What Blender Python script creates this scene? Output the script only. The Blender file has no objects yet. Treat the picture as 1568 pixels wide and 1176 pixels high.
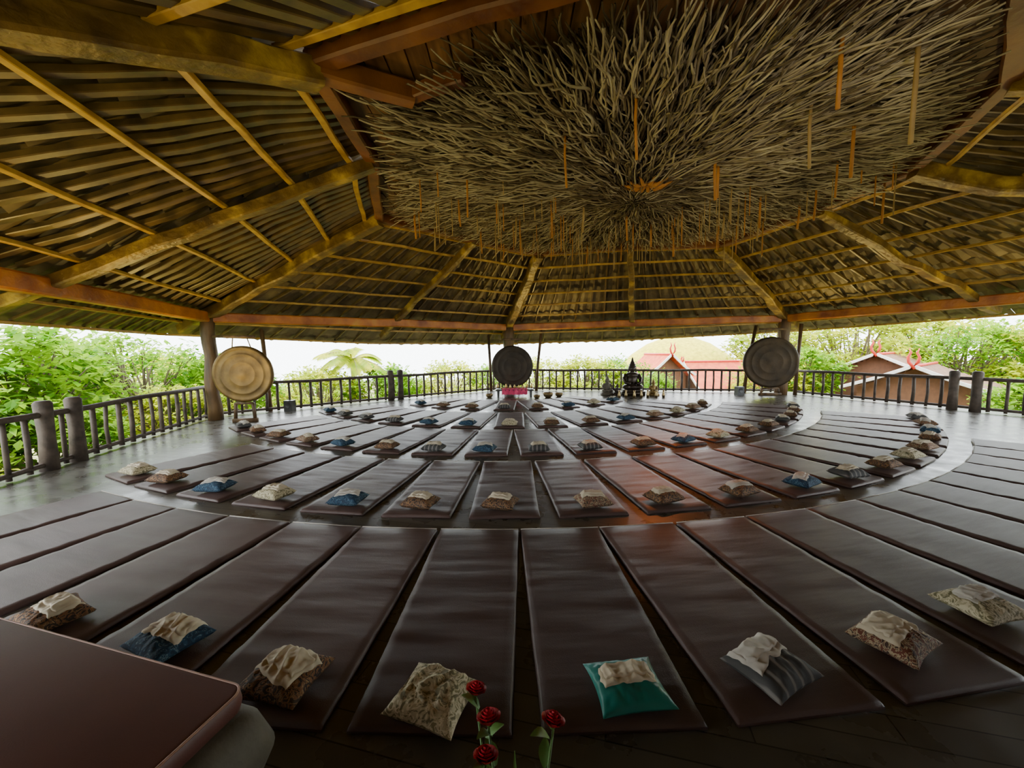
import bpy, math, random
from mathutils import Vector, Matrix, noise
random.seed(7)
col = bpy.context.scene.collection
V = Vector

# ------------------------------------------------------------------ mesh helper
class MB:
    def __init__(s): s.v=[]; s.f=[]; s.m=[]
    def add(s, vs, fs, mi=0):
        o=len(s.v); s.v+= [tuple(p) for p in vs]; s.f+=[tuple(i+o for i in f) for f in fs]; s.m+=[mi]*len(fs)
    def beam(s,p,q,w,h,mi=0,up=V((0,0,1)),seg=1,wob=0.0):
        p=V(p);q=V(q);d=(q-p).normalized();sd=d.cross(up).normalized();u=sd.cross(d).normalized()
        vs=[];fs=[];c=0.22
        prof=[(-.5+c*.5,-.5),(.5-c*.5,-.5),(.5,-.5+c*.5),(.5,.5-c*.5),(.5-c*.5,.5),(-.5+c*.5,.5),(-.5,.5-c*.5),(-.5,-.5+c*.5)]
        for k in range(seg+1):
            t=k/seg; b=p.lerp(q,t)
            wx=wob*noise.noise(b*1.3+V((3,1,7))); wz=wob*noise.noise(b*1.1+V((13,5,1)))
            sc=1+wob*2*noise.noise(b*2.1)
            for a,e in prof: vs.append(b+sd*(a*w*sc+wx)+u*(e*h*sc+wz))
        n=8
        for k in range(seg):
            for i in range(n):
                j=(i+1)%n; fs.append((k*n+i,k*n+j,(k+1)*n+j,(k+1)*n+i))
        fs.append(tuple(range(n-1,-1,-1))); fs.append(tuple(seg*n+i for i in range(n)))
        s.add(vs,fs,mi)
    def tube(s,path,rad,n=6,mi=0,cap=True):
        path=[V(p) for p in path]
        if not isinstance(rad,(list,tuple)): rad=[rad]*len(path)
        vs=[];fs=[]
        for k,p in enumerate(path):
            a=path[max(k-1,0)];b=path[min(k+1,len(path)-1)]
            d=(b-a).normalized(); r=V((0,0,1)) if abs(d.z)<.9 else V((1,0,0))
            x=d.cross(r).normalized(); y=d.cross(x).normalized()
            for i in range(n):
                t=2*math.pi*i/n; vs.append(p+(x*math.cos(t)+y*math.sin(t))*rad[k])
        for k in range(len(path)-1):
            for i in range(n):
                j=(i+1)%n; fs.append((k*n+i,(k+1)*n+i,(k+1)*n+j,k*n+j))
        if cap:
            fs.append(tuple(range(n))); fs.append(tuple((len(path)-1)*n+i for i in range(n-1,-1,-1)))
        s.add(vs,fs,mi)
    def lathe(s,prof,c,n=24,mi=0,axis=None):
        c=V(c); ax=V(axis).normalized() if axis else V((0,0,1))
        r=V((1,0,0)) if abs(ax.z)>.9 else V((0,0,1))
        x=ax.cross(r).normalized(); y=ax.cross(x).normalized()
        vs=[];fs=[]
        for (ra,h) in prof:
            for i in range(n):
                t=2*math.pi*i/n; vs.append(c+ax*h+(x*math.cos(t)+y*math.sin(t))*max(ra,1e-4))
        for k in range(len(prof)-1):
            for i in range(n):
                j=(i+1)%n; fs.append((k*n+i,k*n+j,(k+1)*n+j,(k+1)*n+i))
        fs.append(tuple(range(n-1,-1,-1))); fs.append(tuple((len(prof)-1)*n+i for i in range(n)))
        s.add(vs,fs,mi)
    def ell(s,c,r,mi=0,n=14,m=9,rot=None):
        c=V(c);vs=[];fs=[]
        for k in range(m+1):
            ph=math.pi*k/m
            for i in range(n):
                t=2*math.pi*i/n
                p=V((math.sin(ph)*math.cos(t)*r[0],math.sin(ph)*math.sin(t)*r[1],math.cos(ph)*r[2]))
                if rot: p=rot@p
                vs.append(c+p)
        for k in range(m):
            for i in range(n):
                j=(i+1)%n; fs.append((k*n+i,(k+1)*n+i,(k+1)*n+j,k*n+j))
        s.add(vs,fs,mi)
    def box(s,lo,hi,mi=0):
        x0,y0,z0=lo;x1,y1,z1=hi
        s.add([(x0,y0,z0),(x1,y0,z0),(x1,y1,z0),(x0,y1,z0),(x0,y0,z1),(x1,y0,z1),(x1,y1,z1),(x0,y1,z1)],
              [(3,2,1,0),(4,5,6,7),(0,1,5,4),(1,2,6,5),(2,3,7,6),(3,0,4,7)],mi)
    def mesh(s,name,mats,smooth=True):
        me=bpy.data.meshes.new(name); me.from_pydata(s.v,[],s.f)
        for m in mats: me.materials.append(m)
        me.polygons.foreach_set('material_index',s.m)
        me.polygons.foreach_set('use_smooth',[smooth]*len(s.f))
        me.update(); return me
    def obj(s,name,mats,smooth=True,parent=None,loc=None):
        o=bpy.data.objects.new(name,s.mesh(name,mats,smooth)); col.objects.link(o)
        if parent: o.parent=parent
        if loc: o.location=loc
        return o
def empty(name,loc=(0,0,0)):
    e=bpy.data.objects.new(name,None); e.location=loc; col.objects.link(e); return e

# ------------------------------------------------------------------ materials
def newmat(name):
    m=bpy.data.materials.new(name); m.use_nodes=True; nt=m.node_tree
    return m,nt,nt.nodes['Principled BSDF'],nt.nodes['Material Output']
def ramp(nt,cols):
    r=nt.nodes.new('ShaderNodeValToRGB'); e=r.color_ramp.elements
    e[0].position=cols[0][0]; e[0].color=(*cols[0][1],1); e[1].position=cols[-1][0]; e[1].color=(*cols[-1][1],1)
    for p,c in cols[1:-1]:
        x=e.new(p); x.color=(*c,1)
    return r
def noisemat(name,cols,scale=5,stretch=(1,1,1),rough=.6,bump=.2,coord='Object',detail=5,bscale=None,metal=0,spec=.5,dist=0.0,bdist=.01):
    m,nt,b,out=newmat(name); L=nt.links.new
    tc=nt.nodes.new('ShaderNodeTexCoord'); mp=nt.nodes.new('ShaderNodeMapping'); mp.inputs['Scale'].default_value=stretch
    L(tc.outputs[coord],mp.inputs[0]); n=nt.nodes.new('ShaderNodeTexNoise'); n.inputs['Scale'].default_value=scale; n.inputs['Detail'].default_value=detail
    n.inputs['Distortion'].default_value=dist
    L(mp.outputs[0],n.inputs['Vector']); r=ramp(nt,cols); L(n.outputs['Fac'],r.inputs[0]); L(r.outputs[0],b.inputs['Base Color'])
    b.inputs['Roughness'].default_value=rough; b.inputs['Metallic'].default_value=metal; b.inputs['Specular IOR Level'].default_value=spec
    if bump:
        n2=nt.nodes.new('ShaderNodeTexNoise'); n2.inputs['Scale'].default_value=bscale or scale*4; n2.inputs['Detail'].default_value=4
        L(mp.outputs[0],n2.inputs['Vector']); bp=nt.nodes.new('ShaderNodeBump'); bp.inputs['Strength'].default_value=bump; bp.inputs['Distance'].default_value=bdist
        L(n2.outputs['Fac'],bp.inputs['Height']); L(bp.outputs[0],b.inputs['Normal'])
    return m
def plain(name,c,rough=.5,metal=0):
    return noisemat(name,[(.3,tuple(x*.8 for x in c)),(.7,tuple(min(1,x*1.15) for x in c))],scale=6,rough=rough,metal=metal,bump=.1)

M_raft=noisemat('rafter_log_wood',[(.3,(.07,.036,.009)),(.52,(.22,.125,.022)),(.66,(.58,.37,.045))],scale=2.2,rough=.42,bump=.7,bscale=9,detail=7,bdist=.04)
M_beam=noisemat('eave_beam_wood',[(.3,(.26,.06,.010)),(.6,(.58,.19,.02)),(.8,(.66,.33,.04))],scale=2,rough=.42,bump=.5,bscale=9,bdist=.03)
M_ringb=noisemat('ring_beam_wood',[(.3,(.10,.028,.009)),(.7,(.28,.10,.026))],scale=2,rough=.5,bump=.4,bscale=9,bdist=.02)
M_purl=noisemat('purlin_wood',[(.3,(.30,.15,.016)),(.7,(.64,.38,.04))],scale=4,rough=.42,bump=.3)
M_rib=noisemat('roof_rib_bamboo',[(.3,(.045,.027,.010)),(.7,(.19,.115,.034))],scale=3,rough=.42,bump=.3)
M_post=noisemat('post_wood',[(.3,(.05,.028,.012)),(.7,(.20,.11,.04))],scale=2,stretch=(3,3,.6),rough=.6,bump=.5,bdist=.02)
M_rail=noisemat('railing_weathered_wood',[(.3,(.045,.032,.024)),(.7,(.12,.088,.066))],scale=6,rough=.7,bump=.4)
M_board=noisemat('ceiling_boards_wood',[(.3,(.10,.045,.018)),(.7,(.26,.13,.055))],scale=2,stretch=(6,.6,1),rough=.6,bump=.2)
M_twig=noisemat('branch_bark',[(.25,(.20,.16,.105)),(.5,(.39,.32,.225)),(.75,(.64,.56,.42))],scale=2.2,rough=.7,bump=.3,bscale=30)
M_twig_shade=noisemat('branch_bark_shaded',[(.3,(.065,.045,.027)),(.7,(.20,.145,.085))],scale=2.2,rough=.8,bump=.3,bscale=30)  # shade between strands put into colour: upper and hub strands mostly dark
M_stick=plain('hanging_stick_wood',(.50,.20,.04),.6)
M_stickt=plain('hanging_stick_tan_wood',(.40,.26,.11),.6)
M_black=plain('black_lacquer',(.02,.018,.016),.35)
M_rope=plain('hemp_rope',(.2,.15,.09),.8)

def tile_mat():
    m,nt,b,out=newmat('roof_shingles'); L=nt.links.new
    tc=nt.nodes.new('ShaderNodeTexCoord'); n=nt.nodes.new('ShaderNodeTexNoise'); n.inputs['Scale'].default_value=1.2; n.inputs['Detail'].default_value=8
    L(tc.outputs['Object'],n.inputs['Vector'])
    br=nt.nodes.new('ShaderNodeTexVoronoi'); br.inputs['Scale'].default_value=5.5; L(tc.outputs['Object'],br.inputs['Vector'])
    r=ramp(nt,[(.3,(.055,.036,.014)),(.55,(.15,.105,.045)),(.75,(.32,.24,.10))]); L(n.outputs['Fac'],r.inputs[0])
    mx=nt.nodes.new('ShaderNodeMixRGB'); mx.blend_type='MULTIPLY'; mx.inputs[0].default_value=.5
    r2=ramp(nt,[(0,(.45,.42,.4)),(1,(1,1,1))]); L(br.outputs['Color'],r2.inputs[0])
    L(r.outputs[0],mx.inputs[1]); L(r2.outputs[0],mx.inputs[2]); L(mx.outputs[0],b.inputs['Base Color'])
    b.inputs['Roughness'].default_value=.55
    return m
M_tile=tile_mat()

def floor_mat():
    m,nt,b,out=newmat('polished_slate_floor'); L=nt.links.new
    tc=nt.nodes.new('ShaderNodeTexCoord'); mp=nt.nodes.new('ShaderNodeMapping'); mp.inputs['Rotation'].default_value=(0,0,.25)
    L(tc.outputs['Object'],mp.inputs[0])
    br=nt.nodes.new('ShaderNodeTexBrick'); br.inputs['Scale'].default_value=1; br.inputs['Brick Width'].default_value=1.4; br.inputs['Row Height'].default_value=.16
    br.inputs['Mortar Size'].default_value=.004; br.inputs['Color1'].default_value=(.064,.056,.044,1); br.inputs['Color2'].default_value=(.098,.087,.066,1); br.inputs['Mortar'].default_value=(.015,.012,.01,1)
    L(mp.outputs[0],br.inputs['Vector'])
    n=nt.nodes.new('ShaderNodeTexNoise'); n.inputs['Scale'].default_value=3; n.inputs['Detail'].default_value=8; L(mp.outputs[0],n.inputs['Vector'])
    mx=nt.nodes.new('ShaderNodeMixRGB'); mx.blend_type='OVERLAY'; mx.inputs[0].default_value=.5; L(br.outputs[0],mx.inputs[1]); L(n.outputs['Fac'],mx.inputs[2])
    L(mx.outputs[0],b.inputs['Base Color'])
    r=ramp(nt,[(.3,(.22,)*3),(.7,(.38,)*3)]); L(n.outputs['Fac'],r.inputs[0]); L(r.outputs[0],b.inputs['Roughness'])
    bp=nt.nodes.new('ShaderNodeBump'); bp.inputs['Strength'].default_value=.15; bp.inputs['Distance'].default_value=.01; L(n.outputs['Fac'],bp.inputs['Height']); L(bp.outputs[0],b.inputs['Normal'])
    return m
M_floor=floor_mat()

def mat_mat():
    m,nt,b,out=newmat('brown_leatherette'); L=nt.links.new
    tc=nt.nodes.new('ShaderNodeTexCoord'); n=nt.nodes.new('ShaderNodeTexNoise'); n.inputs['Scale'].default_value=2; n.inputs['Detail'].default_value=5; L(tc.outputs['Object'],n.inputs['Vector'])
    oi=nt.nodes.new('ShaderNodeObjectInfo')
    r=ramp(nt,[(.3,(.078,.045,.038)),(.7,(.108,.066,.056))]); L(n.outputs['Fac'],r.inputs[0])
    hv=nt.nodes.new('ShaderNodeHueSaturation'); mr=nt.nodes.new('ShaderNodeMapRange'); mr.inputs[3].default_value=.82; mr.inputs[4].default_value=1.18
    L(oi.outputs['Random'],mr.inputs[0]); L(mr.outputs[0],hv.inputs['Value']); L(r.outputs[0],hv.inputs['Color']); L(hv.outputs[0],b.inputs['Base Color'])
    b.inputs['Roughness'].default_value=.46; b.inputs['Specular IOR Level'].default_value=.42
    n2=nt.nodes.new('ShaderNodeTexVoronoi'); n2.inputs['Scale'].default_value=160; L(tc.outputs['Object'],n2.inputs['Vector'])
    mp=nt.nodes.new('ShaderNodeMapping'); mp.inputs['Scale'].default_value=(.9,5,1); L(tc.outputs['Object'],mp.inputs[0])
    n3=nt.nodes.new('ShaderNodeTexNoise'); n3.inputs['Scale'].default_value=1.5; n3.inputs['Detail'].default_value=2; L(mp.outputs[0],n3.inputs['Vector'])
    bp=nt.nodes.new('ShaderNodeBump'); bp.inputs['Strength'].default_value=.2; bp.inputs['Distance'].default_value=.003; L(n2.outputs['Distance'],bp.inputs['Height'])
    b2=nt.nodes.new('ShaderNodeBump'); b2.inputs['Strength'].default_value=.3; b2.inputs['Distance'].default_value=.02; L(n3.outputs['Fac'],b2.inputs['Height']); L(bp.outputs[0],b2.inputs['Normal']); L(b2.outputs[0],b.inputs['Normal'])
    return m
M_mat=mat_mat()
M_glint=plain('pale_edge_glint',(.45,.40,.34),.5)  # glint along the mats' far edge, painted as a pale strip

def cloth(name,cols,kind='noise',scale=14,rough=.8):
    m,nt,b,out=newmat(name); L=nt.links.new
    tc=nt.nodes.new('ShaderNodeTexCoord')
    n=nt.nodes.new('ShaderNodeTexNoise'); n.inputs['Scale'].default_value=scale; n.inputs['Detail'].default_value=2; n.inputs['Distortion'].default_value=2.5 if kind=='swirl' else .3
    L(tc.outputs['Object'],n.inputs['Vector']); r=ramp(nt,cols)
    if kind=='swirl': r.color_ramp.interpolation='CONSTANT'
    if kind=='stripe':
        w=nt.nodes.new('ShaderNodeTexWave'); w.inputs['Scale'].default_value=scale; w.inputs['Distortion'].default_value=2; L(tc.outputs['Object'],w.inputs['Vector']); L(w.outputs['Fac'],r.inputs[0])
    else: L(n.outputs['Fac'],r.inputs[0])
    L(r.outputs[0],b.inputs['Base Color']); b.inputs['Roughness'].default_value=rough
    return m
C_cream=cloth('cream_cotton',[(.3,(.52,.43,.30)),(.7,(.74,.65,.48))],scale=6)
C_white=cloth('pale_grey_cotton',[(.3,(.45,.41,.35)),(.7,(.68,.63,.54))],scale=6)
C_brown=cloth('brown_batik',[(0,(.03,.02,.015)),(.42,(.20,.09,.035)),(.52,(.36,.22,.10)),(.55,(.05,.03,.02)),(1,(.02,.015,.012))],'swirl',16)
C_blue=cloth('blue_batik',[(0,(.01,.03,.06)),(.47,(.015,.06,.11)),(.57,(.14,.22,.26)),(.6,(.01,.035,.07)),(1,(.01,.02,.04))],'swirl',14)
C_teal=cloth('teal_satin',[(.3,(.0,.12,.10)),(.7,(.01,.23,.19))],scale=3,rough=.35)
C_grey=cloth('zebra_stripe_cotton',[(0,(.045,.045,.045)),(.75,(.07,.066,.06)),(.9,(.18,.165,.15)),(1,(.22,.2,.18))],'stripe',4)
C_olive=cloth('olive_leaf_print',[(0,(.16,.14,.07)),(.42,(.42,.36,.22)),(.52,(.60,.53,.36)),(.62,(.24,.21,.10)),(1,(.4,.34,.2))],'swirl',14)
C_red=cloth('rust_print',[(0,(.14,.04,.02)),(.46,(.4,.3,.18)),(.55,(.06,.03,.02)),(1,(.3,.16,.08))],'swirl',22)

def leafmat(name,c1,c2):
    m,nt,b,out=newmat(name); L=nt.links.new
    tc=nt.nodes.new('ShaderNodeTexCoord'); n=nt.nodes.new('ShaderNodeTexNoise'); n.inputs['Scale'].default_value=1.5; L(tc.outputs['Object'],n.inputs['Vector'])
    r=ramp(nt,[(.35,c1),(.65,c2)]); L(n.outputs['Fac'],r.inputs[0]); L(r.outputs[0],b.inputs['Base Color']); b.inputs['Roughness'].default_value=.6; b.inputs['Specular IOR Level'].default_value=.2
    t=nt.nodes.new('ShaderNodeBsdfTranslucent'); L(r.outputs[0],t.inputs[0]); mx=nt.nodes.new('ShaderNodeMixShader'); mx.inputs[0].default_value=.5
    L(b.outputs[0],mx.inputs[1]); L(t.outputs[0],mx.inputs[2]); L(mx.outputs[0],out.inputs[0]); return m
M_leaf=leafmat('broad_leaf',(.07,.22,.004),(.30,.50,.010))
M_leaf2=leafmat('yellow_green_leaf',(.26,.38,.005),(.60,.62,.015))
M_bark=plain('tree_bark',(.16,.12,.08),.9)
M_grass=noisemat('dry_lawn',[(.3,(.16,.16,.05)),(.7,(.32,.30,.12))],scale=3,rough=.9,bump=0)

# ------------------------------------------------------------------ structure data (metres)
ZR=5.1
B=[(-5.7,.4),(-7.17,6.1),(-8.34,10.7),(-4.1,13.83),(-.12,16.8),(4.95,16.0),(10.6,15.1),(12.6,10.6),(14.9,5.4),(10.2,1.6),(5.0,-2.0),(-.4,-.9)]
R=[(-2.12,4.5),(-2.28,6.71),(-3.13,9.51),(-1.07,11.49),(.93,13.08),(3.74,12.39),(6.54,12.27),(7.1,9.17),(7.24,7.27),(6.0,4.9),(4.0,3.2),(.9,3.5)]
BZ=[3.05,3.08,3.0,3.0,2.97,3.05,3.12,3.2,3.2,3.1,3.05,3.05]
CX,CY=2.25,7.3
def outp(i,d,dz):
    b=V((*B[i],BZ[i])); r=V((*R[i],ZR)); e=(b-r); e2=V((e.x,e.y,0)).normalized(); sl=e.z/V((e.x,e.y)).length
    return V((b.x+e2.x*d,b.y+e2.y*d,b.z+sl*d*1.0+dz))

# floor
mb=MB(); fl=[(-6.4,-.6),(-7.9,5.6),(-9.2,11.4),(-4.9,14.9),(-.5,18.3),(5.1,17.4),(11.6,16.1),(13.7,10.9),(15.9,5.0),(10.6,.9),(5.2,-3),(-.6,-1.8)]
n=len(fl); mb.add([(x,y,0) for x,y in fl]+[(x,y,-.35) for x,y in fl],[tuple(range(n)),tuple(range(2*n-1,n-1,-1))]+[(i,(i+1)%n,(i+1)%n+n,i+n) for i in range(n)])
fo=mb.obj('floor',[M_floor],smooth=False)
def light_block(name,a,b,h):
    mb=MB(); a=V((*a,0)); b=V((*b,0)); L=(b-a).length; d=(b-a)/L; m=int(L/.2)
    for k in range(m):
        p=a+d*(L*(k+.5)/m); mb.beam(p+V((0,0,.002)),p+V((0,0,h)),.06,L/m*.985,up=V((d.x,d.y,0)))
    mb.obj(name,[M_board],smooth=False)
light_block('light_block_south',(-3.4,-.75),(4.9,-2.3),1.8); light_block('light_block_southeast',(5.1,-2.3),(9.6,.8),2.4)  # unseen plank screens added to keep light off the foreground

# ------------------------------------------------------------------ roof
roof=empty('hexagonal_pavilion_roof')
mb=MB()
for i in range(12):
    j=(i+1)%12
    left=i in (0,1,11,10)
    NR=10 if left else 9; NO=4
    b0=V((*B[i],BZ[i]+.2)); b1=V((*B[j],BZ[j]+.2)); r0=V((*R[i],ZR+.2)); r1=V((*R[j],ZR+.2)); o0,o1=outp(i,1.75,.2),outp(j,1.75,.2)
    NC=int((b1-b0).length/.17)//2*2
    rows=[(o0.lerp(b0,k/NO),o1.lerp(b1,k/NO)) for k in range(NO)]+[(b0.lerp(r0,k/NR),b1.lerp(r1,k/NR)) for k in range(NR+1)]
    for k in range(len(rows)-1):
        (p0,p1),(q0,q1)=rows[k],rows[k+1]
        vs=[];fs=[]
        for c in range(NC+1):
            t=c/NC; z=.05*((c%2)) +random.uniform(-.012,.012)
            lo=p0.lerp(p1,t)-V((0,0,.075-z)); hi=q0.lerp(q1,t)+V((0,0,.04+z*.3)); lo=lo+(lo-hi)*(.08+random.uniform(0,.10))
            vs+=[lo,hi,lo+V((0,0,.05))]
        for c in range(NC):
            a=c*3; fs+=[(a,a+1,a+4,a+3),(a,a+3,a+5,a+2)]
        mb.add(vs,fs)
mb.obj('shingles',[M_tile],smooth=False,parent=roof)
mb=MB()
for i in range(12):
    j=(i+1)%12
    mb.add([outp(i,1.8,.36),outp(j,1.8,.36),V((*R[j],ZR+.4)),V((*R[i],ZR+.4))],[(0,1,2,3)])
mb.obj('roof_covering',[M_tile],smooth=False,parent=roof)
mb=MB()
for i in range(12):
    j=(i+1)%12; left=i in (0,1,11,10); NRB=14 if left else 9
    for k in range(1,NRB):
        t=k/NRB
        a=outp(i,1.6,.1).lerp(outp(j,1.6,.1),t); b=V((*B[i],BZ[i]+.1)).lerp(V((*B[j],BZ[j]+.1)),t); r=V((*R[i],ZR+.08)).lerp(V((*R[j],ZR+.08)),t)
        mb.beam(a,b,.05,.05,seg=1); mb.beam(b,r,.13 if left else .05,.07,seg=10,wob=.06)
mb.obj('common_ribs',[M_rib],smooth=False,parent=roof)
mb=MB()
for i in range(12):
    j=(i+1)%12; left=i in (0,1,11,10)
    for t in ((.1,.32,.535,.74,.93) if left else (.12,.29,.46,.63,.8,.94)):
        p=V((*B[i],BZ[i]+.05)).lerp(V((*R[i],ZR+.02)),t); q=V((*B[j],BZ[j]+.05)).lerp(V((*R[j],ZR+.02)),t)
        mb.beam(p,q,.09 if left else .06,.06,seg=6,wob=.03)
    for d in (.8,1.6): mb.beam(outp(i,d,.05),outp(j,d,.05),.07,.06,seg=2,wob=.02)
mb.obj('purlins',[M_purl],smooth=False,parent=roof)
mb=MB()
for i in range(12):
    hip=(i%2==0); w=.29 if hip else .2
    a=outp(i,.9,-.03-w*.2); r=V((*R[i],ZR-.12))
    mb.beam(a,r,w,w*.95,seg=14,wob=.09)
mb.obj('rafters',[M_raft],smooth=False,parent=roof)
mb=MB()
for i in range(12):
    j=(i+1)%12
    mb.beam(V((*B[i],BZ[i]-.15)),V((*B[j],BZ[j]-.15)),.22,.28,seg=6,wob=.03)
mb.obj('eave_beams',[M_beam],smooth=False,parent=roof)
mb=MB()
for i in range(12):
    j=(i+1)%12
    mb.beam(V((*R[i],ZR-.02)),V((*R[j],ZR-.02)),.2,.24,seg=5,wob=.04)
mb.beam((-2.2,4.45,5.0),(-1.15,4.95,4.95),.2,.24,seg=3,wob=.02)
mb.beam((-1.2,4.95,4.95),(-.5,4.6,4.93),.14,.16,seg=3,wob=.02)
mb.obj('ring_beams',[M_ringb],smooth=False,parent=roof)
# board ceiling: individual planks clipped to the ring polygon
mb=MB(); n=12; pts=[(x,y) for x,y in R]
mb.add([(x,y,5.15) for x,y in pts]+[(x,y,5.2) for x,y in pts],[tuple(range(n)),tuple(range(2*n-1,n-1,-1))]+[(i,(i+1)%n,(i+1)%n+n,i+n) for i in range(n)])
def span(x):
    ys=[]
    for i in range(12):
        (x0,y0),(x1,y1)=R[i],R[(i+1)%12]
        if (x0-x)*(x1-x)<0: ys.append(y0+(y1-y0)*(x-x0)/(x1-x0))
    return (min(ys),max(ys)) if len(ys)>=2 else None
x=-3.0
while x<7.1:
    s0=span(x)
    if s0: mb.box((x-.115,s0[0]+.05,5.12+random.uniform(0,.012)),(x+.115,s0[1]-.05,5.149))
    x+=.25
mb.obj('ceiling',[M_board],smooth=False)

# ------------------------------------------------------------------ branch canopy
def rpoly(th):
    d=V((math.cos(th),math.sin(th))); best=99
    for i in range(12):
        a=V(R[i])-V((CX,CY)); b=V(R[(i+1)%12])-V((CX,CY)); e=b-a
        den=d.x*e.y-d.y*e.x
        if abs(den)<1e-9: continue
        t=(a.x*e.y-a.y*e.x)/den; s=(a.x*d.y-a.y*d.x)/den
        if t>0 and -.001<=s<=1.001: best=min(best,t)
    return best
mb=MB()
random.seed(3)
def strand(r0,th,Ln,z0,z1,rad,amp,mi):
    ns=8; path=[];ph=random.uniform(0,6);fr=random.uniform(1.0,2.8); lean=random.uniform(-.14,.14)
    for k in range(ns+1):
        t=k/ns; r=r0+Ln*t; a=th+(amp*math.sin(ph+t*fr*3.1)+lean*t)/max(r,.5)
        z=z0+(z1-z0)*t+.035*math.sin(ph*2+t*6)
        path.append((CX+r*math.cos(a),CY+r*math.sin(a),min(z,5.1)))
    mb.tube(path,[rad*(1-.75*abs(k/ns-.35)) for k in range(ns+1)],n=4,mi=mi,cap=False)
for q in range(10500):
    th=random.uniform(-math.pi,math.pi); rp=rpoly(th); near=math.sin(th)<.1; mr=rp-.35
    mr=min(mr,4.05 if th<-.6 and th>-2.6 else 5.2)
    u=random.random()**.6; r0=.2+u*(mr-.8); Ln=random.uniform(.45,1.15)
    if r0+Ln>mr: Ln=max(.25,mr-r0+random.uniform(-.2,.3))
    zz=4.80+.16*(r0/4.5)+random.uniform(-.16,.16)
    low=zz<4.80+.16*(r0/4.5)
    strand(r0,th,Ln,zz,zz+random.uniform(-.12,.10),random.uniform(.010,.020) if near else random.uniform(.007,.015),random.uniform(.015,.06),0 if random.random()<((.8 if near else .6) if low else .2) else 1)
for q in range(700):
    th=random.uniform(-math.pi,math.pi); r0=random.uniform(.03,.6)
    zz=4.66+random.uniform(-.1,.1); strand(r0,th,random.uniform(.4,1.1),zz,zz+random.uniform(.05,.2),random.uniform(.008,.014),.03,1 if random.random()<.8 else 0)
hub=(2.3,6.75,4.58); random.seed(4)
for k in range(11):
    a=k*.6; mb.tube([(hub[0],hub[1],hub[2]+.1),(hub[0]+.2*math.cos(a),hub[1]+.14*math.sin(a),hub[2]),(hub[0]+.42*math.cos(a),hub[1]+.3*math.sin(a),hub[2]+.06)],[.05,.035,.012],n=7,mi=2)
mb.tube([(hub[0],hub[1],4.6),(hub[0],hub[1],5.1)],.03,mi=2)
mb.obj('branch_ceiling_canopy',[M_twig,M_twig_shade,M_stick])

# hanging sticks
mb=MB()
S=[(1.47,4.71,.75),(.77,5.55,.72),(1.44,7.86,.65),(-.72,6.76,.7),(-.71,9.68,.6),(.12,8.6,.65),(-2.04,8.54,.55),(-1.79,9.40,.6),(3.12,6.11,.7),(3.26,6.3,.6),(3.60,4.86,.8),(3.25,4.04,.6),(3.97,4.01,.95),(4.45,5.25,.75),(4.82,7.70,.65),(5.67,7.43,.6),(5.15,6.34,.6),(7.0,7.5,.65),(2.54,8.67,.6),(3.1,11.1,.5),(1.1,10.7,.55),(2.2,11.4,.5),(.3,10.5,.6),(4.2,10.2,.6),(5.0,9.6,.6),(5.6,9.0,.55),(6.0,8.3,.5),(4.6,8.6,.6),(-.2,11.0,.5),(3.4,9.6,.5),(-1.0,7.9,.5)]
for x,y,l in S:
    t=random.uniform(.015,.022); dx=random.uniform(-.015,.015)
    mb.tube([(x,y,5.05),(x+dx,y,4.9-l*.5),(x-dx,y,4.83-l)],t,n=6,mi=0 if random.random()<.65 else 1)
random.seed(11)
for q in range(130):
    th=random.uniform(-.5,math.pi+.5); r=random.uniform(1.2,4.3); x=CX+r*math.cos(th); y=CY+.6+r*math.sin(th); l=random.uniform(.25,.8)
    mb.tube([(x,y,5.0),(x+.01,y,4.8-l)],random.uniform(.007,.012),n=5,mi=0 if random.random()<.35 else 1)
mb.obj('hanging_wood_sticks',[M_stick,M_stickt])

# ------------------------------------------------------------------ posts
def post(x,y,z,r):
    mb=MB(); path=[(x+.02*math.sin(k*1.7),y+.02*math.cos(k*1.3),z*k/8) for k in range(9)]
    mb.tube(path,[r*(1.12 if k==0 else 1+.05*math.sin(k*2.1)) for k in range(9)],n=14)
    mb.obj('wooden_post',[M_post])
post(-8.34,10.7,2.86,.165); post(-.12,16.8,2.83,.24); post(10.6,15.1,2.98,.2)
post(14.9,5.4,3.05,.2); post(5,-2,2.9,.2); post(-5.7,.4,2.9,.2)
for x,y,dx,dy in [(-7.73,12.2,-.25,.2),(-.95,17.45,-.1,.0),(1.1,17.4,.25,.0),(9.5,15.7,.45,.1),(11.05,14.95,.1,0)]:
    mb=MB(); mb.tube([(x,y,0),(x+dx*.3,y+dy*.3,1.2),(x+dx,y+dy,2.75)],[.07,.06,.065],n=8); mb.obj('slim_column',[M_post])

# ------------------------------------------------------------------ railing
def railing(path,newels=()):
    mb=MB()
    for (a,b) in zip(path[:-1],path[1:]):
        a=V((*a,0));b=V((*b,0)); L=(b-a).length; d=(b-a)/L
        mb.tube([a+d*(L*k/8)+V((0,0,.92+.015*math.sin(k*2.3))) for k in range(9)],.05,n=8)
        mb.tube([a+d*(L*k/8)+V((0,0,.10)) for k in range(9)],.04,n=8)
        m=int(L/.31)
        for k in range(m+1):
            p=a+d*(L*k/m); r=random.uniform(.034,.046)
            mb.tube([p+V((0,0,0.02)),p+V((random.uniform(-.02,.02),random.uniform(-.02,.02),.45)),p+V((0,0,.9))],r,n=7)
    for x,y in newels: mb.tube([(x,y,0),(x+.01,y,.55),(x,y,1.1),(x,y,1.14)],[.12,.10,.115,.085],n=12)
    mb.obj('wooden_railing',[M_rail])
random.seed(5)
railing([(-6.3,.6),(-8.72,10.85)],[(-7.62,6.2),(-7.72,6.72)])
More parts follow.
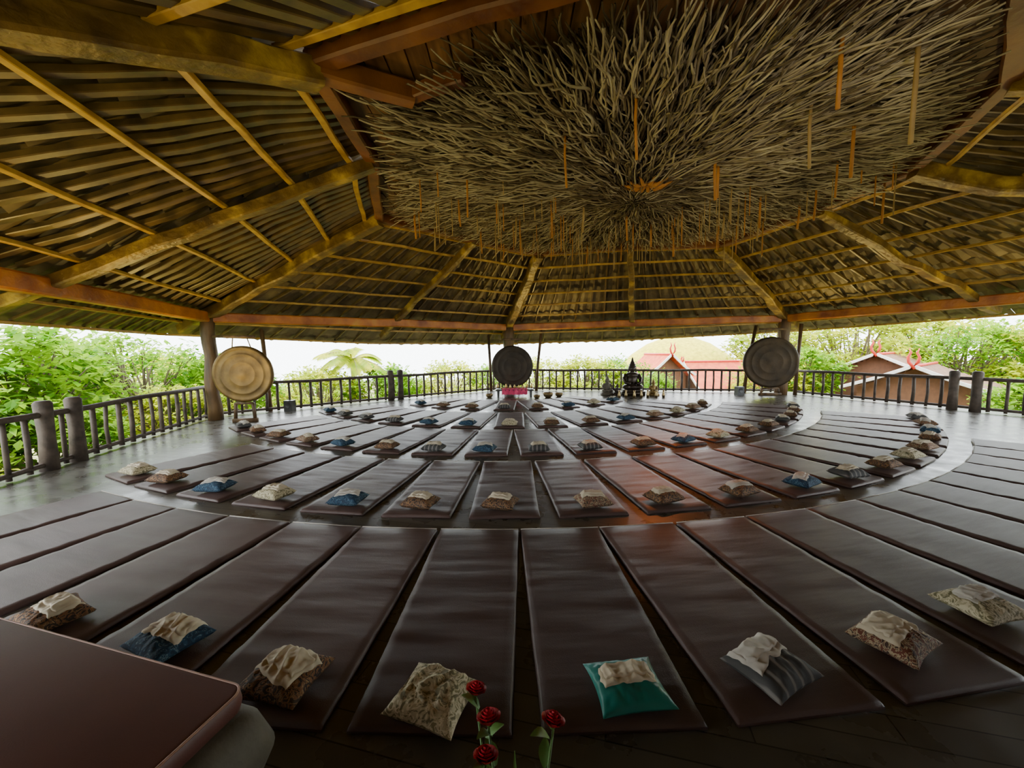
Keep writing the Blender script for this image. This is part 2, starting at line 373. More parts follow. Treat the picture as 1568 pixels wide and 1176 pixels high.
railing([(-8.7,11.2),(-.6,17.9)],[(-4.62,14.6),(-4.32,14.85)])
railing([(-.45,17.9),(10.95,15.7)])
railing([(11.25,15.2),(15.2,5.6)],[(12.85,11.15),(13.05,10.75)])

# ------------------------------------------------------------------ mats
def make_mat(seed,W=.825,Lg=2.12,T=.04):
    mb=MB(); ny=40; vs=[];fs=[]
    def edge(t,L): return 1-max(0,1-min(t,L-t)/.018)**2.2
    xs=[-W/2+W*v for v in (0,.006,.02,.08,.2,.35,.5,.65,.8,.92,.98,.994,1)]
    ys=[-Lg/2+Lg*(k/ny) for k in range(ny+1)]; ys[1]=ys[0]+.008; ys[2]=ys[0]+.022; ys[-2]=ys[-1]-.008; ys[-3]=ys[-1]-.022
    for y in ys:
        for x in xs:
            e=max(0,edge(x+W/2,W))*max(0,edge(y+Lg/2,Lg))
            z=T*(.35+.65*e)+ (.007*noise.noise(V((x*2,y*7,seed*3)))+.006*noise.noise(V((x*1.5,y*14,seed))))*e
            xx=x+.006*noise.noise(V((seed,y*2.5,x*.5)))
            vs.append((xx,y,z))
    m=len(xs)
    for a in range(len(ys)-1):
        for b in range(m-1): fs.append((a*m+b,a*m+b+1,(a+1)*m+b+1,(a+1)*m+b))
    mb.add(vs,fs)
    mb.add([(-W/2,-Lg/2,.0),(W/2,-Lg/2,.0),(W/2,Lg/2,.0),(-W/2,Lg/2,.0),(-W/2,-Lg/2,T*.4),(W/2,-Lg/2,T*.4),(W/2,Lg/2,T*.4),(-W/2,Lg/2,T*.4)],[(3,2,1,0),(0,1,5,4),(1,2,6,5),(2,3,7,6),(3,0,4,7)])
    mb.tube([(-W/2+.01,Lg/2,T*.85),(W/2-.01,Lg/2,T*.85)],.007,n=6,mi=1)  # pale strip standing in for the backlit edge glint
    return mb.mesh('yoga_mat',[M_mat,M_glint])
mats=[make_mat(s) for s in range(6)]
PC=(0.0,17.0)
def polar(R_,phi): return (PC[0]+R_*math.sin(phi),PC[1]-R_*math.cos(phi))
random.seed(21)
def place_mat(rin,phi,wsc=1,lsc=1):
    x,y=polar(rin+1.06*lsc,phi); o=bpy.data.objects.new('yoga_mat',random.choice(mats)); col.objects.link(o)
    o.location=(x,y,0.001); o.rotation_euler=(0,0,phi+random.uniform(-.008,.008)); o.scale=(wsc,lsc,1)

# ------------------------------------------------------------------ cushions
def make_cushion(seed,cm,tm,w=.2,h=.17,T=.11,cw=.145,ch=.085,cy=.02,fold=1.0,rotc=0.0,N=22):
    mb=MB()
    def prof(a,b): return (max(0,(1-abs(a)**3.2))*max(0,(1-abs(b)**3.2)))**.55
    def outl(a,b): return (w*a*(1-.10*(1-b*b)),h*b*(1-.10*(1-a*a)))
    def ztop(x,y):
        a=max(-1,min(1,x/(w*.95)));b=max(-1,min(1,y/(h*.95))); return .35*T+.65*T*prof(a,b)
    for side in (1,-1):
        vs=[];fs=[]
        for i in range(N+1):
            for j in range(N+1):
                a=-1+2*i/N;b=-1+2*j/N;x,y=outl(a,b);p=prof(a,b)
                wr=.012*noise.noise(V((x*16,y*16,seed)))+.008*noise.noise(V((x*40,y*30,seed+5)))
                z=.35*T+(.65*T*p+wr*p if side>0 else -.35*T*p**.6)
                vs.append((x,y,z))
        for i in range(N):
            for j in range(N):
                k=i*(N+1)+j; f=(k,k+N+1,k+N+2,k+1); fs.append(f if side>0 else f[::-1])
        mb.add(vs,fs,0)
    c,s=math.cos(rotc),math.sin(rotc)
    for layer,(sx,sy,off,thk) in enumerate([(1,1,0,.012),(.9,.70,.012,.014)]):
        for side in (1,-1):
            vs=[];fs=[]
            for i in range(N+1):
                for j in range(N+1):
                    a=-1+2*i/N;b=-1+2*j/N
                    x=cw*sx*a*(1+.10*noise.noise(V((b*2,seed,layer)))); y=ch*sy*b*(1+.22*noise.noise(V((a*2.2,seed+3,layer))))
                    X=x*c-y*s; Y=cy+off+x*s+y*c
                    p=(max(0,1-abs(a)**14)*max(0,1-abs(b)**12))**.5
                    pl=abs(math.sin(x*38+seed*2+5*noise.noise(V((x*5,y*6,seed)))+y*12))
                    fo=fold*(.013*(1-pl)**1.5+.010*noise.noise(V((x*13,y*8,seed+9)))+.006*noise.noise(V((x*40,y*35,seed))))
                    base=ztop(X,Y)-.002+(.011 if layer else 0)
                    z=base+(thk*p+max(-.006,fo)*p if side>0 else -.004)
                    vs.append((X,Y,z))
            for i in range(N):
                for j in range(N):
                    k=i*(N+1)+j; f=(k,k+N+1,k+N+2,k+1); fs.append(f if side>0 else f[::-1])
            mb.add(vs,fs,1)
    return mb.mesh('cushion_with_folded_cloth',[cm,tm])
def place_cushion(me,x,y,rot,z=.045,sc=1):
    o=bpy.data.objects.new('cushion_with_folded_cloth',me); col.objects.link(o); o.location=(x,y,z+.006); o.rotation_euler=(0,0,rot); o.scale=(sc,)*3
near=[(C_brown,C_cream,.14,.09,.03,.1),(C_blue,C_cream,.15,.10,.03,.2),(C_brown,C_cream,.15,.11,.03,-.3),(C_olive,C_olive,.15,.12,.02,0),
      (C_teal,C_cream,.145,.065,.02,0),(C_grey,C_white,.165,.09,.07,.1),(C_red,C_cream,.15,.10,.03,0),(C_olive,C_white,.13,.07,.03,.1)]
npos=[(-3.22,2.53,-.5),(-2.20,2.30,-.45),(-1.29,2.0,-.2),(-.43,1.86,-.35),(.61,1.93,.12),(1.45,2.03,.45),(2.35,2.24,.5),(3.24,2.53,.2)]
for k,((cm,tm,cw,ch,cy,rc),(x,y,r)) in enumerate(zip(near,npos)):
    T=.11 if k!=4 else .085
    me=make_cushion(k*1.7+1,cm,tm,cw=cw,ch=ch,cy=cy,rotc=rc,T=T,N=48); place_cushion(me,x,y,r)
pool=[make_cushion(30+k,cm,tm,cw=.13+.01*(k%3),ch=.08,cy=.01,rotc=.3*math.sin(k),N=16,w=.2,h=.16,T=.13,fold=.8) for k,(cm,tm) in enumerate([(C_brown,C_cream),(C_blue,C_white),(C_grey,C_white),(C_olive,C_cream),(C_red,C_cream),(C_brown,C_white),(C_brown,C_cream),(C_grey,C_cream)])]
random.seed(9)
for k in range(-6,13): place_mat(13.15,-.0275+.0635*k)
for k in range(-6,13):
    phi=-.008+.079*k; place_mat(10.72,phi,.97); x,y=polar(12.6,phi+random.uniform(-.006,.006)); place_cushion(random.choice(pool),x,y,phi+random.uniform(-.3,.3))
for k in range(-7,12):
    phi=-.046+.0965*k; place_mat(8.2,phi,.93); x,y=polar(10.1,phi+random.uniform(-.006,.006)); place_cushion(random.choice(pool),x,y,phi+random.uniform(-.3,.3))
for k in range(-6,8):
    phi=-.009+.134*k; place_mat(5.8,phi,.9); x,y=polar(7.7,phi); place_cushion(random.choice(pool),x,y,phi+random.uniform(-.3,.3))
for k in range(-3,5):
    phi=-.05+.21*k; place_mat(3.1,phi,.78); x,y=polar(5.0,phi); place_cushion(random.choice(pool),x,y,phi+random.uniform(-.3,.3))

# ------------------------------------------------------------------ gongs
def gong_mat(name,c1,c2,rough):
    m,nt,b,out=newmat(name);L=nt.links.new
    tc=nt.nodes.new('ShaderNodeTexCoord'); n=nt.nodes.new('ShaderNodeTexNoise'); n.inputs['Scale'].default_value=3; n.inputs['Detail'].default_value=6; L(tc.outputs['Object'],n.inputs['Vector'])
    r=ramp(nt,[(.3,c1),(.7,c2)]); L(n.outputs['Fac'],r.inputs[0]); L(r.outputs[0],b.inputs['Base Color']); b.inputs['Metallic'].default_value=.5; b.inputs['Roughness'].default_value=rough
    v=nt.nodes.new('ShaderNodeTexVoronoi'); v.inputs['Scale'].default_value=18; L(tc.outputs['Object'],v.inputs['Vector'])
    bp=nt.nodes.new('ShaderNodeBump'); bp.inputs['Strength'].default_value=.25; bp.inputs['Distance'].default_value=.006; L(v.outputs['Distance'],bp.inputs['Height']); L(bp.outputs[0],b.inputs['Normal'])
    return m
M_g1=gong_mat('gold_bronze',(.08,.045,.010),(.22,.13,.028),.5); M_g2=gong_mat('aged_bronze',(.025,.016,.007),(.065,.04,.016),.6); M_g3=gong_mat('dark_bronze',(.025,.019,.012),(.06,.043,.026),.5)
def gong(x,y,z,r,m,hub,postxy,ztop):
    e=empty('hanging_gong',(x,y,z)); ax=V((-x*.02,-1,0)).normalized()
    mb=MB(); mb.lathe([(.02,.03),(r*.12,.028),(r*.17,.018),(r*.4,.018),(r*.42,.022),(r*.44,.016),(r*.68,.012),(r*.70,.018),(r*.72,.01),(r*.88,.0),(r*.9,.01),(r*.97,0),(r,-.03),(r,-.09),(r*.97,-.09),(r*.95,-.04),(r*.5,-.02),(.02,-.02)],(0,0,0),n=64,axis=tuple(ax))
    mb.obj('disc',[m],parent=e)
    mb=MB(); sd=ax.cross(V((0,0,1))).normalized()
    for s in (-1,1):
        p=sd*(s*r*.3)+V((0,0,r*.95))-ax*.05; mb.tube([p,V((sd.x*s*r*.22,sd.y*s*r*.22,ztop-z))],.014,n=6)
    mb.obj('ropes',[M_rope],parent=e)
    mb=MB(); top=V((0,0,ztop-z)); pp=V((postxy[0]-x,postxy[1]-y,ztop-z+.03)); d=sd*(r*.5)
    mb.beam(top-d,top+d,.07,.07); mb.beam(pp*.9+top*.1,top,.07,.07); mb.obj('bracket_arm',[M_post],parent=e)
    mb=MB(); b=V((0,0,-z))
    mb.beam(b+sd*(-r*.4)+V((0,0,.05)),b+sd*(r*.4)+V((0,0,.05)),.12,.1)
    for s in (-1,1): mb.beam(b+sd*(s*r*.32)+V((0,0,.1)),b+sd*(s*r*.28)+V((0,0,z-r-.02)),.07,.07,up=V((0,1,0)))
    mb.beam(b+sd*(-r*.3)+V((0,0,z-r-.03)),b+sd*(r*.3)+V((0,0,z-r-.03)),.08,.06); mb.obj('foot_stand',[M_post],parent=e)
gong(-7.25,10.35,1.30,.76,M_g1,0,(-8.34,10.7),2.3); gong(.02,16.3,1.16,.88,M_g3,0,(-.12,16.8),2.3); gong(10.0,14.85,1.28,.98,M_g2,0,(10.6,15.1),2.55)

# ------------------------------------------------------------------ altar beneath centre gong
M_pink=cloth('pink_silk',[(.3,(.60,.03,.12)),(.7,(.9,.10,.22))],scale=8)
alt=empty('offering_table',(0.1,15.3,0))
mb=MB(); mb.box((-.75,-.3,.26),(.75,.3,.31))
for sx in (-.65,.65):
    for sy in (-.24,.24): mb.tube([(sx,sy,0),(sx,sy,.27)],[.03,.04],n=8)
mb.obj('table',[M_black],parent=alt,smooth=False)
mb=MB(); vs=[];fs=[];N=30
for i in range(N+1):
    a=-1+2*i/N
    for j in range(13):
        b=-1+2*j/12; x=a*.5; y=b*.38; dz=0
        ex=max(0,abs(y)-.31); z=.322-ex*2.9+.01*math.sin(a*20)*(ex>0)+.004*noise.noise(V((x*9,y*9,1)))
        vs.append((x,(min(abs(y),.31)+ex*.15+(.015*math.sin(a*20) if ex>0 else 0))*(1 if y>0 else -1),z))
for i in range(N):
    for j in range(12): k=i*13+j; fs.append((k,k+13,k+14,k+1))
mb.add(vs,fs); mb.obj('pink_cloth',[M_pink],parent=alt)
mb=MB(); random.seed(2)
for k in range(9):
    x=-.68+.17*k; h=random.uniform(.06,.2); mb.lathe([(.03,0),(.045,h*.2),(.05,h*.5),(.02,h*.8),(.03,h)],(x,random.uniform(-.15,.15),.33),n=10)
mb.obj('candles_and_bowls',[plain('brass_bowls',(.5,.35,.12),.35,.8)],parent=alt)
M_brass=plain('bowl_brass',(.45,.33,.16),.35,.9)
for x,y,r in [(1.4,14.9,.2),(1.85,15.1,.16),(.95,14.7,.13),(-.9,15.1,.15)]:
    mb=MB(); mb.lathe([(r*.5,0),(r*.85,r*.3),(r,r*.8),(r*.98,r*.95),(r*.93,r*.8),(r*.78,r*.35),(r*.3,r*.1)],(0,0,0),n=24); mb.obj('singing_bowl',[M_brass],loc=(x,y,.002))

# ------------------------------------------------------------------ statue
def seated(name,x,y,s,mat):
    e=MB()
    e.box((-.5,-.35,0),(.5,.35,.18)); e.box((-.42,-.3,.18),(.42,.3,.26))
    e.ell((0,0,.38),(.42,.28,.14)); e.ell((-.28,-.12,.38),(.2,.2,.12)); e.ell((.28,-.12,.38),(.2,.2,.12))
    e.ell((0,.02,.68),(.27,.2,.34)); e.ell((0,.02,.9),(.32,.17,.15))
    for q in (-1,1):
        e.tube([(q*.25,.02,.93),(q*.37,-.02,.74),(q*.34,-.16,.58),(q*.14,-.26,.53)],[.11,.095,.08,.065],n=10)
    e.tube([(0,.02,.98),(0,.01,1.1)],[.11,.1],n=10); e.ell((0,-.01,1.2),(.16,.15,.17)); e.ell((0,-.15,1.18),(.025,.03,.04))
    for q in (-1,1): e.ell((q*.16,0,1.19),(.03,.05,.09))
    e.lathe([(.17,1.28),(.18,1.31),(.14,1.35),(.15,1.39),(.10,1.45),(.10,1.49),(.055,1.56),(.045,1.62),(.01,1.74)],(0,0,0),n=16)
    e.v=[(a*s,b*s,c*s) for a,b,c in e.v]
    e.obj(name,[mat],loc=(x,y,0))
M_stat=plain('dark_bronze_statue',(.05,.035,.025),.35,.4)
seated('seated_deity_statue',4.85,15.5,.88,M_stat)
seated('small_buddha_statue',3.85,15.5,.48,plain('stone_statue',(.13,.11,.08),.6)); seated('small_buddha_statue',5.6,15.2,.4,plain('gilt_statue',(.3,.2,.07),.4,.6)); seated('small_buddha_statue',4.2,15.3,.3,M_stat)
mb=MB()
for k in range(7): mb.lathe([(.05,0),(.06,.1),(.03,.2),(.04,.28)],(4.1+.28*k,14.65+.08*math.sin(k*2),0),n=10)
mb.obj('row_of_brass_offering_vases',[M_brass])
for x,y in [(-7.1,12.2),(8.9,15.0)]:
    mb=MB(); mb.box((-.13,-.12,0),(.13,.12,.34)); mb.lathe([(.09,.0),(.085,.012),(.03,.004)],(0,-.12,.2),n=18,axis=(0,-1,0)); mb.obj('black_loudspeaker',[M_black],smooth=False,loc=(x,y,0))

# ------------------------------------------------------------------ raised bed at near left
bed=empty('massage_bed',(-1.13,1.5,0)); ang=math.atan2(.262,-.965)-math.pi; bed.rotation_euler=(0,0,ang)
def padded(mb,x0,x1,y0,y1,z0,z1,r,mi,bul=.03):
    vs=[];fs=[];per=[]
    rc=.06
    for (cx,cy,a0) in [(x1-rc,y1-rc,0),(x0+rc,y1-rc,90),(x0+rc,y0+rc,180),(x1-rc,y0+rc,270)]:
        for k in range(7):
            a=math.radians(a0+15*k); per.append((cx,cy,math.cos(a),math.sin(a)))
    lay=[(z0,-.02),(z0+.02,0),((z0+z1)/2,bul),(z1-r,.0+bul*.3),(z1-r*.3,-r*.25),(z1,-r)]
    m=len(per)
    for z,o in lay:
        for cx,cy,c,s in per: vs.append((cx+c*(rc+o),cy+s*(rc+o),z))
    for k in range(len(lay)-1):
        for i in range(m): j=(i+1)%m; fs.append((k*m+i,k*m+j,(k+1)*m+j,(k+1)*m+i))
    fs.append(tuple((len(lay)-1)*m+i for i in range(m))); fs.append(tuple(range(m-1,-1,-1)))
    mb.add(vs,fs,mi); return [(cx+c*(rc-r*.2),cy+s*(rc-r*.2)) for cx,cy,c,s in per]
M_bedt=noisemat('bed_brown_vinyl',[(.3,(.105,.036,.026)),(.7,(.14,.05,.036))],scale=2,rough=.5,bump=.25,bscale=160,bdist=.002)
M_beds=noisemat('bed_olive_fabric',[(.3,(.07,.06,.04)),(.7,(.12,.10,.07))],scale=8,rough=.7,bump=.3)
mb=MB(); padded(mb,-2.3,0.04,-.95,0.02,0.052,.40,.04,1,.07); per=padded(mb,-2.3,0,-.95,0,.40,.5,.012,0,.008)
per=[(x,y,.497) for x,y in per]; per.append(per[0]); mb.tube(per,.005,n=6,mi=2,cap=False)
mb.obj('pad_and_base',[M_bedt,M_beds,plain('red_brown_piping',(.35,.18,.12),.5)],parent=bed)

# ------------------------------------------------------------------ roses in vase
M_rose=noisemat('rose_petals',[(.3,(.30,.003,.010)),(.7,(.65,.010,.03))],scale=12,rough=.5,bump=.1)
M_green=noisemat('rose_leaf_green',[(.3,(.05,.13,.03)),(.7,(.14,.3,.06))],scale=10,rough=.5,bump=.1)
vase=empty('rose_bouquet_in_vase',(0,.93,0))
mb=MB(); mb.lathe([(.07,0),(.085,.05),(.09,.16),(.06,.3),(.04,.38),(.05,.42),(.04,.41),(.03,.35)],(0,0,0),n=24); mb.obj('vase',[plain('glazed_ceramic',(.1,.12,.1),.25)],parent=vase)
def rose(mb,c,r,tilt):
    rot=Matrix.Rotation(tilt[0],3,'X')@Matrix.Rotation(tilt[1],3,'Y')
    for ly in range(5):
        npet=3+ly; rr=r*(.22+.19*ly); hh=r*(1.25-.10*ly)
        for p in range(npet):
            a0=2*math.pi*p/npet+ly*.7; vs=[];fs=[]
            for i in range(7):
                u=-1+2*i/6; a=a0+u*(1.1*math.pi/npet+.18)
                for j in range(6):
                    v=j/5; ra=rr*(.35+.65*math.sin(v*1.5))+ (r*.10*ly/4)*(v**3)*1.4; z=hh*v*(1-.22*abs(u)**2.5)-r*.35-(.16*r*ly/4)*v**4
                    vs.append(V(c)+rot@V((ra*math.cos(a),ra*math.sin(a),z)))
            for i in range(6):
                for j in range(5): k=i*6+j; fs.append((k,k+6,k+7,k+1))
            mb.add(vs,fs,0)
    mb.ell(V(c)+rot@V((0,0,-r*.35)),(r*.3,r*.3,r*.25),1,n=8,m=5)
def leaf(mb,p,d,l,w):
    d=V(d).normalized(); s=d.cross(V((0,0,1))).normalized(); u=s.cross(d); vs=[];fs=[]
    for k in range(6):
        t=k/5; ww=w*math.sin(math.pi*min(.97,t*.9+.08)); c=V(p)+d*l*t+u*(l*.18*math.sin(t*3))
        vs+=[c-s*ww+u*ww*.3,c,c+s*ww+u*ww*.3]
    for k in range(5):
        a=k*3; fs+=[(a,a+1,a+4,a+3),(a+1,a+2,a+5,a+4)]
    mb.add(vs,fs,1)
mb=MB()
heads=[((-.130,.25,.775),.030,(-.2,.1)),((-.08,.13,.795),.033,(-.3,-.1)),((.112,.13,.785),.032,(-.3,.2)),((-.085,.06,.75),.032,(-.3,0))]
for (c,r,t) in heads:
    c0=(c[0]*.1,c[1]*.1,.40); mid=(c[0]*.7,c[1]*.5,(.4+c[2])/2)
    mb.tube([c0,mid,(c[0],c[1]-.01,c[2]-r*.5)],.0035,n=6,mi=1); rose(mb,c,r,t)
    for q in range(4):
        f=.35+.18*q; p=V(c0).lerp(V(c),f); leaf(mb,p,(math.cos(q*2.2+c[0]*30),math.sin(q*2.2+c[0]*30)*.6,.45),.07,.018)
for q in range(8):
    a=q*.8; leaf(mb,(.02*math.cos(a),.02*math.sin(a),.42),(math.cos(a)*.5,math.sin(a)*.3+.25,1),.28,.012)
mb.obj('roses',[M_rose,M_green],parent=vase)

# ------------------------------------------------------------------ outside
mb=MB(); n=48
mb.add([(CX+60*math.cos(2*math.pi*i/n),CY+60*math.sin(2*math.pi*i/n),-3.2) for i in range(n)],[tuple(range(n))])
mb.obj('ground',[M_grass],smooth=False)
def tree_mesh(seed,mt,R_=2.0,H_=3.4,nl=1500,lw=.06,ll=.26):
    random.seed(seed); mb=MB(); tips=[]
    mb.tube([(0,0,0),(.1,.05,H_*.3),(.05,.1,H_*.55)],[.16,.12,.1],n=8,mi=1)
    for k in range(90):
        a=random.uniform(0,6.28); u=random.uniform(-.55,1); rr=R_*math.sqrt(max(.05,1-u*u))*random.uniform(.6,1.0)
        tip=V((rr*math.cos(a),rr*math.sin(a),H_*.75+u*R_*.72)); tips.append(tip)
        st=V((.05,.1,H_*random.uniform(.4,.6))); mid=st.lerp(tip,.55)+V((random.uniform(-.2,.2),random.uniform(-.2,.2),-.15))
        mb.tube([st,mid,tip],[.04,.025,.012],n=5,mi=1,cap=False)
    per=nl//len(tips)
    for tip in tips:
        for q in range(per):
            a=random.uniform(0,6.28); el=random.uniform(-.5,1.0); d=V((math.cos(a)*math.cos(el),math.sin(a)*math.cos(el),math.sin(el)))
            p=tip+V((random.gauss(0,.16),random.gauss(0,.16),random.gauss(0,.14))); l=ll*random.uniform(.6,1.2); s=d.cross(V((random.uniform(-.3,.3),random.uniform(-.3,.3),1))).normalized()*lw*random.uniform(.7,1.2)
            dz=V((0,0,-.08*l))
            mb.add([p,p+d*l*.5+s,p+d*l+dz*2,p+d*l*.5-s],[(0,1,2,3)],0)
    return mb.mesh('frangipani_tree',[mt,M_bark],smooth=False)
T1=tree_mesh(1,M_leaf,nl=3600,lw=.07,ll=.30); T2=tree_mesh(2,M_leaf2,nl=4500,lw=.055,ll=.22); T3=tree_mesh(3,M_leaf,R_=1.8,nl=4500,lw=.045,ll=.2)
def tree(me,x,y,ztop,sc,rot):
    o=bpy.data.objects.new('frangipani_tree' if me is T1 else 'garden_tree',me); col.objects.link(o)
    top=(3.4*.75+2.0*.72)*sc; o.location=(x,y,ztop-top); o.scale=(sc,)*3; o.rotation_euler=(0,0,rot)
    return o
random.seed(14)
for (me,x,y,zt,sc) in [(T1,-11.6,6.5,1.75,1.0),(T1,-12.6,9.6,2.4,1.15),(T2,-15.0,9.5,1.8,1.2),(T3,-12.8,13.0,2.5,1.3),(T1,-11.2,14.8,1.5,1.0),(T2,-14.5,17.5,1.2,1.2),(T3,-17,14,2.0,1.4),(T2,-14.2,5.8,1.5,1.1),
    (T2,-9.0,18.0,.9,1.1),(T1,-6.5,19.5,.9,1.1),(T2,-3.5,21.5,1.0,1.2),(T3,-1.0,23,.9,1.2),(T2,1.8,22.5,1.1,1.2),(T2,4.2,21.5,1.2,1.2),(T3,6.3,22.5,1.3,1.2),(T2,14.6,21.5,1.4,1.1),(T1,15.8,21.0,1.6,1.0),
    (T2,18.6,27,3.3,1.9),(T2,22.5,25.5,3.6,2.0),(T2,27,25,3.4,2.2),(T2,27,18.0,3.2,1.8),(T1,22.2,12.2,2.3,1.2),(T2,19.5,9.4,2.0,1.2),(T2,17.8,7.6,1.2,1.1),(T3,25,21,3.0,1.6),(T2,-18,20,1.6,1.6),(T3,-12,24,.6,1.5),(T3,7.4,20.3,.5,.9),(T1,16.3,11.6,.6,.9),(T1,-11.0,9.0,.7,.8),(T2,-10.6,6.0,.5,.8),(T2,-10.6,12.0,.7,.8)]:
    tree(me,x,y,zt,sc,random.uniform(0,6))
def palm(x,y,zt):
    random.seed(8); mb=MB(); mb.tube([(0,0,-3.2),(.15,0,-1.5),(0,0,zt)],[.16,.12,.1],n=8,mi=1)
    for k in range(24):
        a=k*2*math.pi/24+random.uniform(-.1,.1); Ln=random.uniform(1.3,2.0); up=random.uniform(.3,1.9); pts=[]
        for q in range(11):
            t=q/10; pts.append(V((math.cos(a)*Ln*t,math.sin(a)*Ln*t,zt+up*t*1.0-1.3*t*t)))
        mb.tube(pts,[.025*(1-t/12) for t in range(11)],n=4,mi=1,cap=False)
        for q in range(1,10):
            for h in (0,.25,.5,.75):
                p=pts[q].lerp(pts[q+1],h); d=(pts[q+1]-pts[q]).normalized(); s=d.cross(V((0,0,1))).normalized()
                for sg in (-1,1):
                    l=.5*math.sin(math.pi*(q+h)/11)+.1; e=p+s*sg*l*.8+d*l*.5-V((0,0,l*.35)); w=d*.05
                    mb.add([p-w,p+w,e],[(0,1,2)],0)
    mb.obj('coconut_palm',[M_leaf2,M_bark],smooth=False,loc=(x,y,0))
palm(-8.0,19.3,1.4)

M_rtile=noisemat('red_clay_tiles',[(.3,(.38,.04,.008)),(.7,(.60,.10,.015))],scale=4,rough=.7,bump=.3)
M_btile=noisemat('brown_shingle_tiles',[(.3,(.09,.045,.022)),(.7,(.20,.10,.05))],scale=5,rough=.8,bump=.3)
M_ythat=noisemat('mossy_yellow_thatch',[(.3,(.34,.30,.012)),(.7,(.60,.52,.03))],scale=4,rough=.9,bump=.4)
M_trim=plain('white_trim',(.75,.72,.66),.5); M_redp=plain('red_paint',(.50,.02,.008),.5); M_wall=plain('timber_wall',(.14,.06,.028),.8)
def house(name,x,y,zr,w,rise,depth,rot,mroof,zg=-3.2,fin=1.0):
    e=empty(name,(x,y,0)); e.rotation_euler=(0,0,rot)
    mb=MB(); nrow=10
    for s in (-1,1):
        for k in range(nrow):
            t0,t1=k/nrow,(k+1)/nrow; c=lambda t:(t**.85)
            a=(s*w*t0,zr-rise*c(t0)); b=(s*w*t1*1.0,zr-rise*c(t1)-.04)
            mb.add([(a[0],-.5,a[1]),(b[0],-.5,b[1]),(b[0],depth,b[1]),(a[0],depth,a[1]),(b[0],-.5,b[1]-.06),(b[0],depth,b[1]-.06)],[(0,1,2,3),(1,4,5,2)],0)
    mb.add([(-w*.8,0,zr-rise),(w*.8,0,zr-rise),(w*.8,0,zg),(-w*.8,0,zg),(0,0,zr-.1)],[(0,1,2,3),(0,4,1)],1)
    mb.add([(-w*.8,depth-.4,zr-rise),(w*.8,depth-.4,zr-rise),(w*.8,depth-.4,zg),(-w*.8,depth-.4,zg),(-w*.8,0,zr-rise),(w*.8,0,zr-rise),(w*.8,0,zg),(-w*.8,0,zg)],[(0,1,2,3),(0,4,7,3),(1,5,6,2)],1)
    mb.obj('roof_and_walls',[mroof,M_wall],smooth=False,parent=e)
    mb=MB()
    for s in (-1,1):
        mb.beam((0,-.52,zr+.02),(s*w*.5,-.52,zr-rise*.54),.06,.14); mb.beam((s*w*.5,-.52,zr-rise*.54),(s*w*1.02,-.52,zr-rise*1.02),.06,.14)
    mb.obj('barge_boards',[M_trim],smooth=False,parent=e)
    mb=MB()
    for s in (-1,1):
        mb.tube([(-s*.05,-.55,zr-.1),(s*.13,-.55,zr+.18*fin),(s*.17,-.55,zr+.38*fin),(s*.09,-.55,zr+.58*fin),(s*.15,-.55,zr+.75*fin)],[.05,.06,.05,.04,.015],n=8)
    mb.tube([(0,-.4,zr),(0,depth,zr)],.07,n=8)
    mb.obj('horned_finials',[M_redp],parent=e)
house('lanna_gable_house',9.9,24.5,1.45,1.6,1.3,3,.15,M_rtile); house('lanna_gable_house',11.7,25.2,.95,2.2,1.6,5,-1.55,M_rtile,fin=.5)
house('lanna_gable_house',18.6,19.6,1.45,2.2,1.0,5,-.95,M_btile); house('lanna_gable_house',17.0,16.2,1.0,2.3,1.0,5,-.95,M_btile)
mb=MB()
prof=[(.05,2.9),(1.2,2.75),(2.6,2.2),(3.9,1.3),(4.8,.4),(4.85,.2)]
mb.lathe([(r,h-3.0) for r,h in prof][::-1],(0,0,3.0),n=14,mi=0); mb.lathe([(3.6,-6.2),(3.6,-2.7)],(0,0,3.0),n=10,mi=1)
mb.obj('thatched_hall',[M_ythat,M_wall],loc=(14.6,34,0))

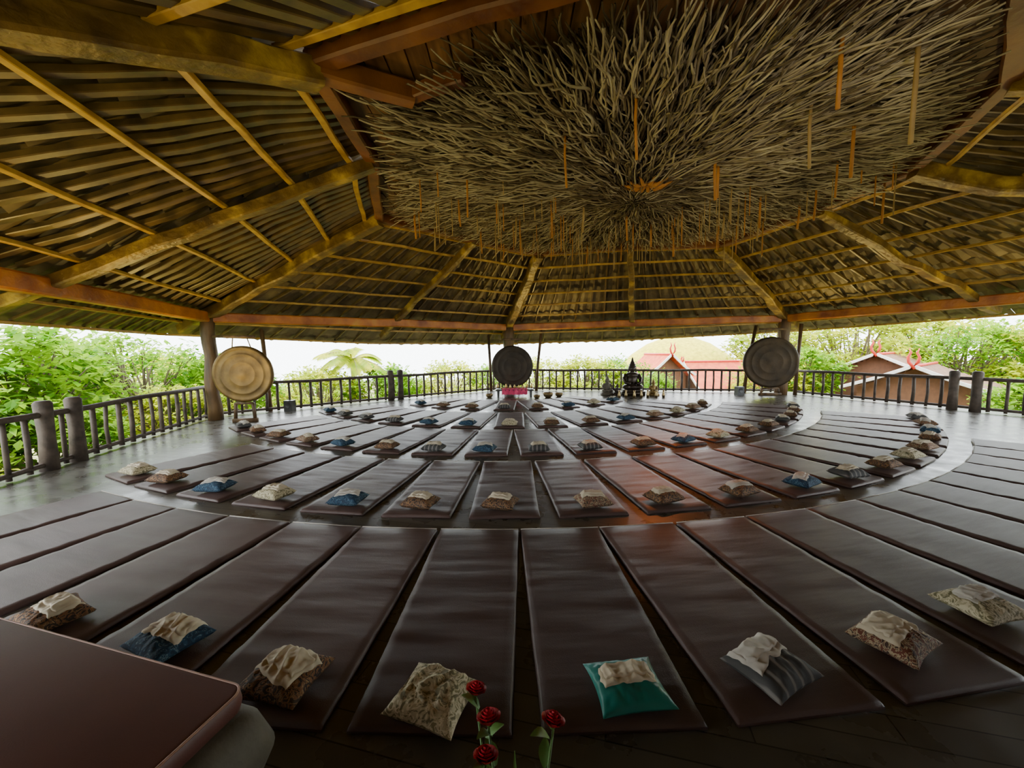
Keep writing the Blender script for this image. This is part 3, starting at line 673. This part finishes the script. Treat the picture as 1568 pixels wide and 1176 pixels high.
# ------------------------------------------------------------------ world & lights
w=bpy.data.worlds.new('sky'); bpy.context.scene.world=w; w.use_nodes=True; nt=w.node_tree; bg=nt.nodes['Background']
tc=nt.nodes.new('ShaderNodeTexCoord'); sp=nt.nodes.new('ShaderNodeSeparateXYZ'); nt.links.new(tc.outputs['Generated'],sp.inputs[0])
r=ramp(nt,[(.0,(.90,.97,.98)),(.08,(.88,.96,1.0)),(.5,(.92,.96,1.0))]); nt.links.new(sp.outputs['Z'],r.inputs[0]); nt.links.new(r.outputs[0],bg.inputs[0])
bg.inputs[1].default_value=9.5
def light(kind,name,loc,energy,color,size=None,rot=None,**k):
    l=bpy.data.lights.new(name,kind); l.energy=energy; l.color=color
    if size is not None:
        if kind=='AREA': l.size=size
        else: l.shadow_soft_size=size
    for a,b in k.items(): setattr(l,a,b)
    o=bpy.data.objects.new(name,l); col.objects.link(o); o.location=loc
    if rot: o.rotation_euler=rot
    return o
def aim(o,t): o.rotation_euler=(V(t)-o.location).to_track_quat('-Z','Y').to_euler()
s=light('SUN','sun',(0,0,20),10,(1,.95,.80)); s.data.angle=.3; aim(s,(4,-6,0))
sp_=light('SPOT','amber_sheen_fill',(3.8,10.2,4.5),620,(1,.24,.05),.1,spot_size=math.radians(44),spot_blend=1.0); aim(sp_,(2.8,6.6,0))  # two added spots without a fixture imitate the orange sheen on the mats
sp_=light('SPOT','amber_sheen_fill',(4.6,12.2,4.5),650,(1,.24,.05),.1,spot_size=math.radians(32),spot_blend=1.0); aim(sp_,(4.0,8.6,0))
for x,y,e in [(-7.9,9.6,270),(1.4,16.5,300),(11.2,13.9,310),(-6.6,5.0,300),(-5.2,.8,130),(12.6,9,300)]:
    u=light('SPOT','roof_fill',(x,y,.6),e,(1,.70,.18),.15,spot_size=math.radians(110),spot_blend=.8); aim(u,(x*.6+CX*.4,y*.6+CY*.4,5.0))  # added fill spots, no fixtures modelled; brighten the roof underside
u=light('SPOT','canopy_fill',(2.4,-1.2,2.6),360,(1,.90,.75),.2,spot_size=math.radians(44),spot_blend=1.0); aim(u,(2.9,4.6,4.9))  # added fill behind the camera to brighten the branch strands

# ------------------------------------------------------------------ camera
cam=bpy.data.cameras.new('camera'); cam.lens=36*590/1568; cam.sensor_width=36; cam.clip_start=.05; cam.clip_end=500
co=bpy.data.objects.new('camera',cam); col.objects.link(co)
m=Matrix.Rotation(math.radians(90-5.2),4,'X')@Matrix.Rotation(math.radians(-.6),4,'Z'); m.translation=(0,0,1.9); co.matrix_world=m
bpy.context.scene.camera=co
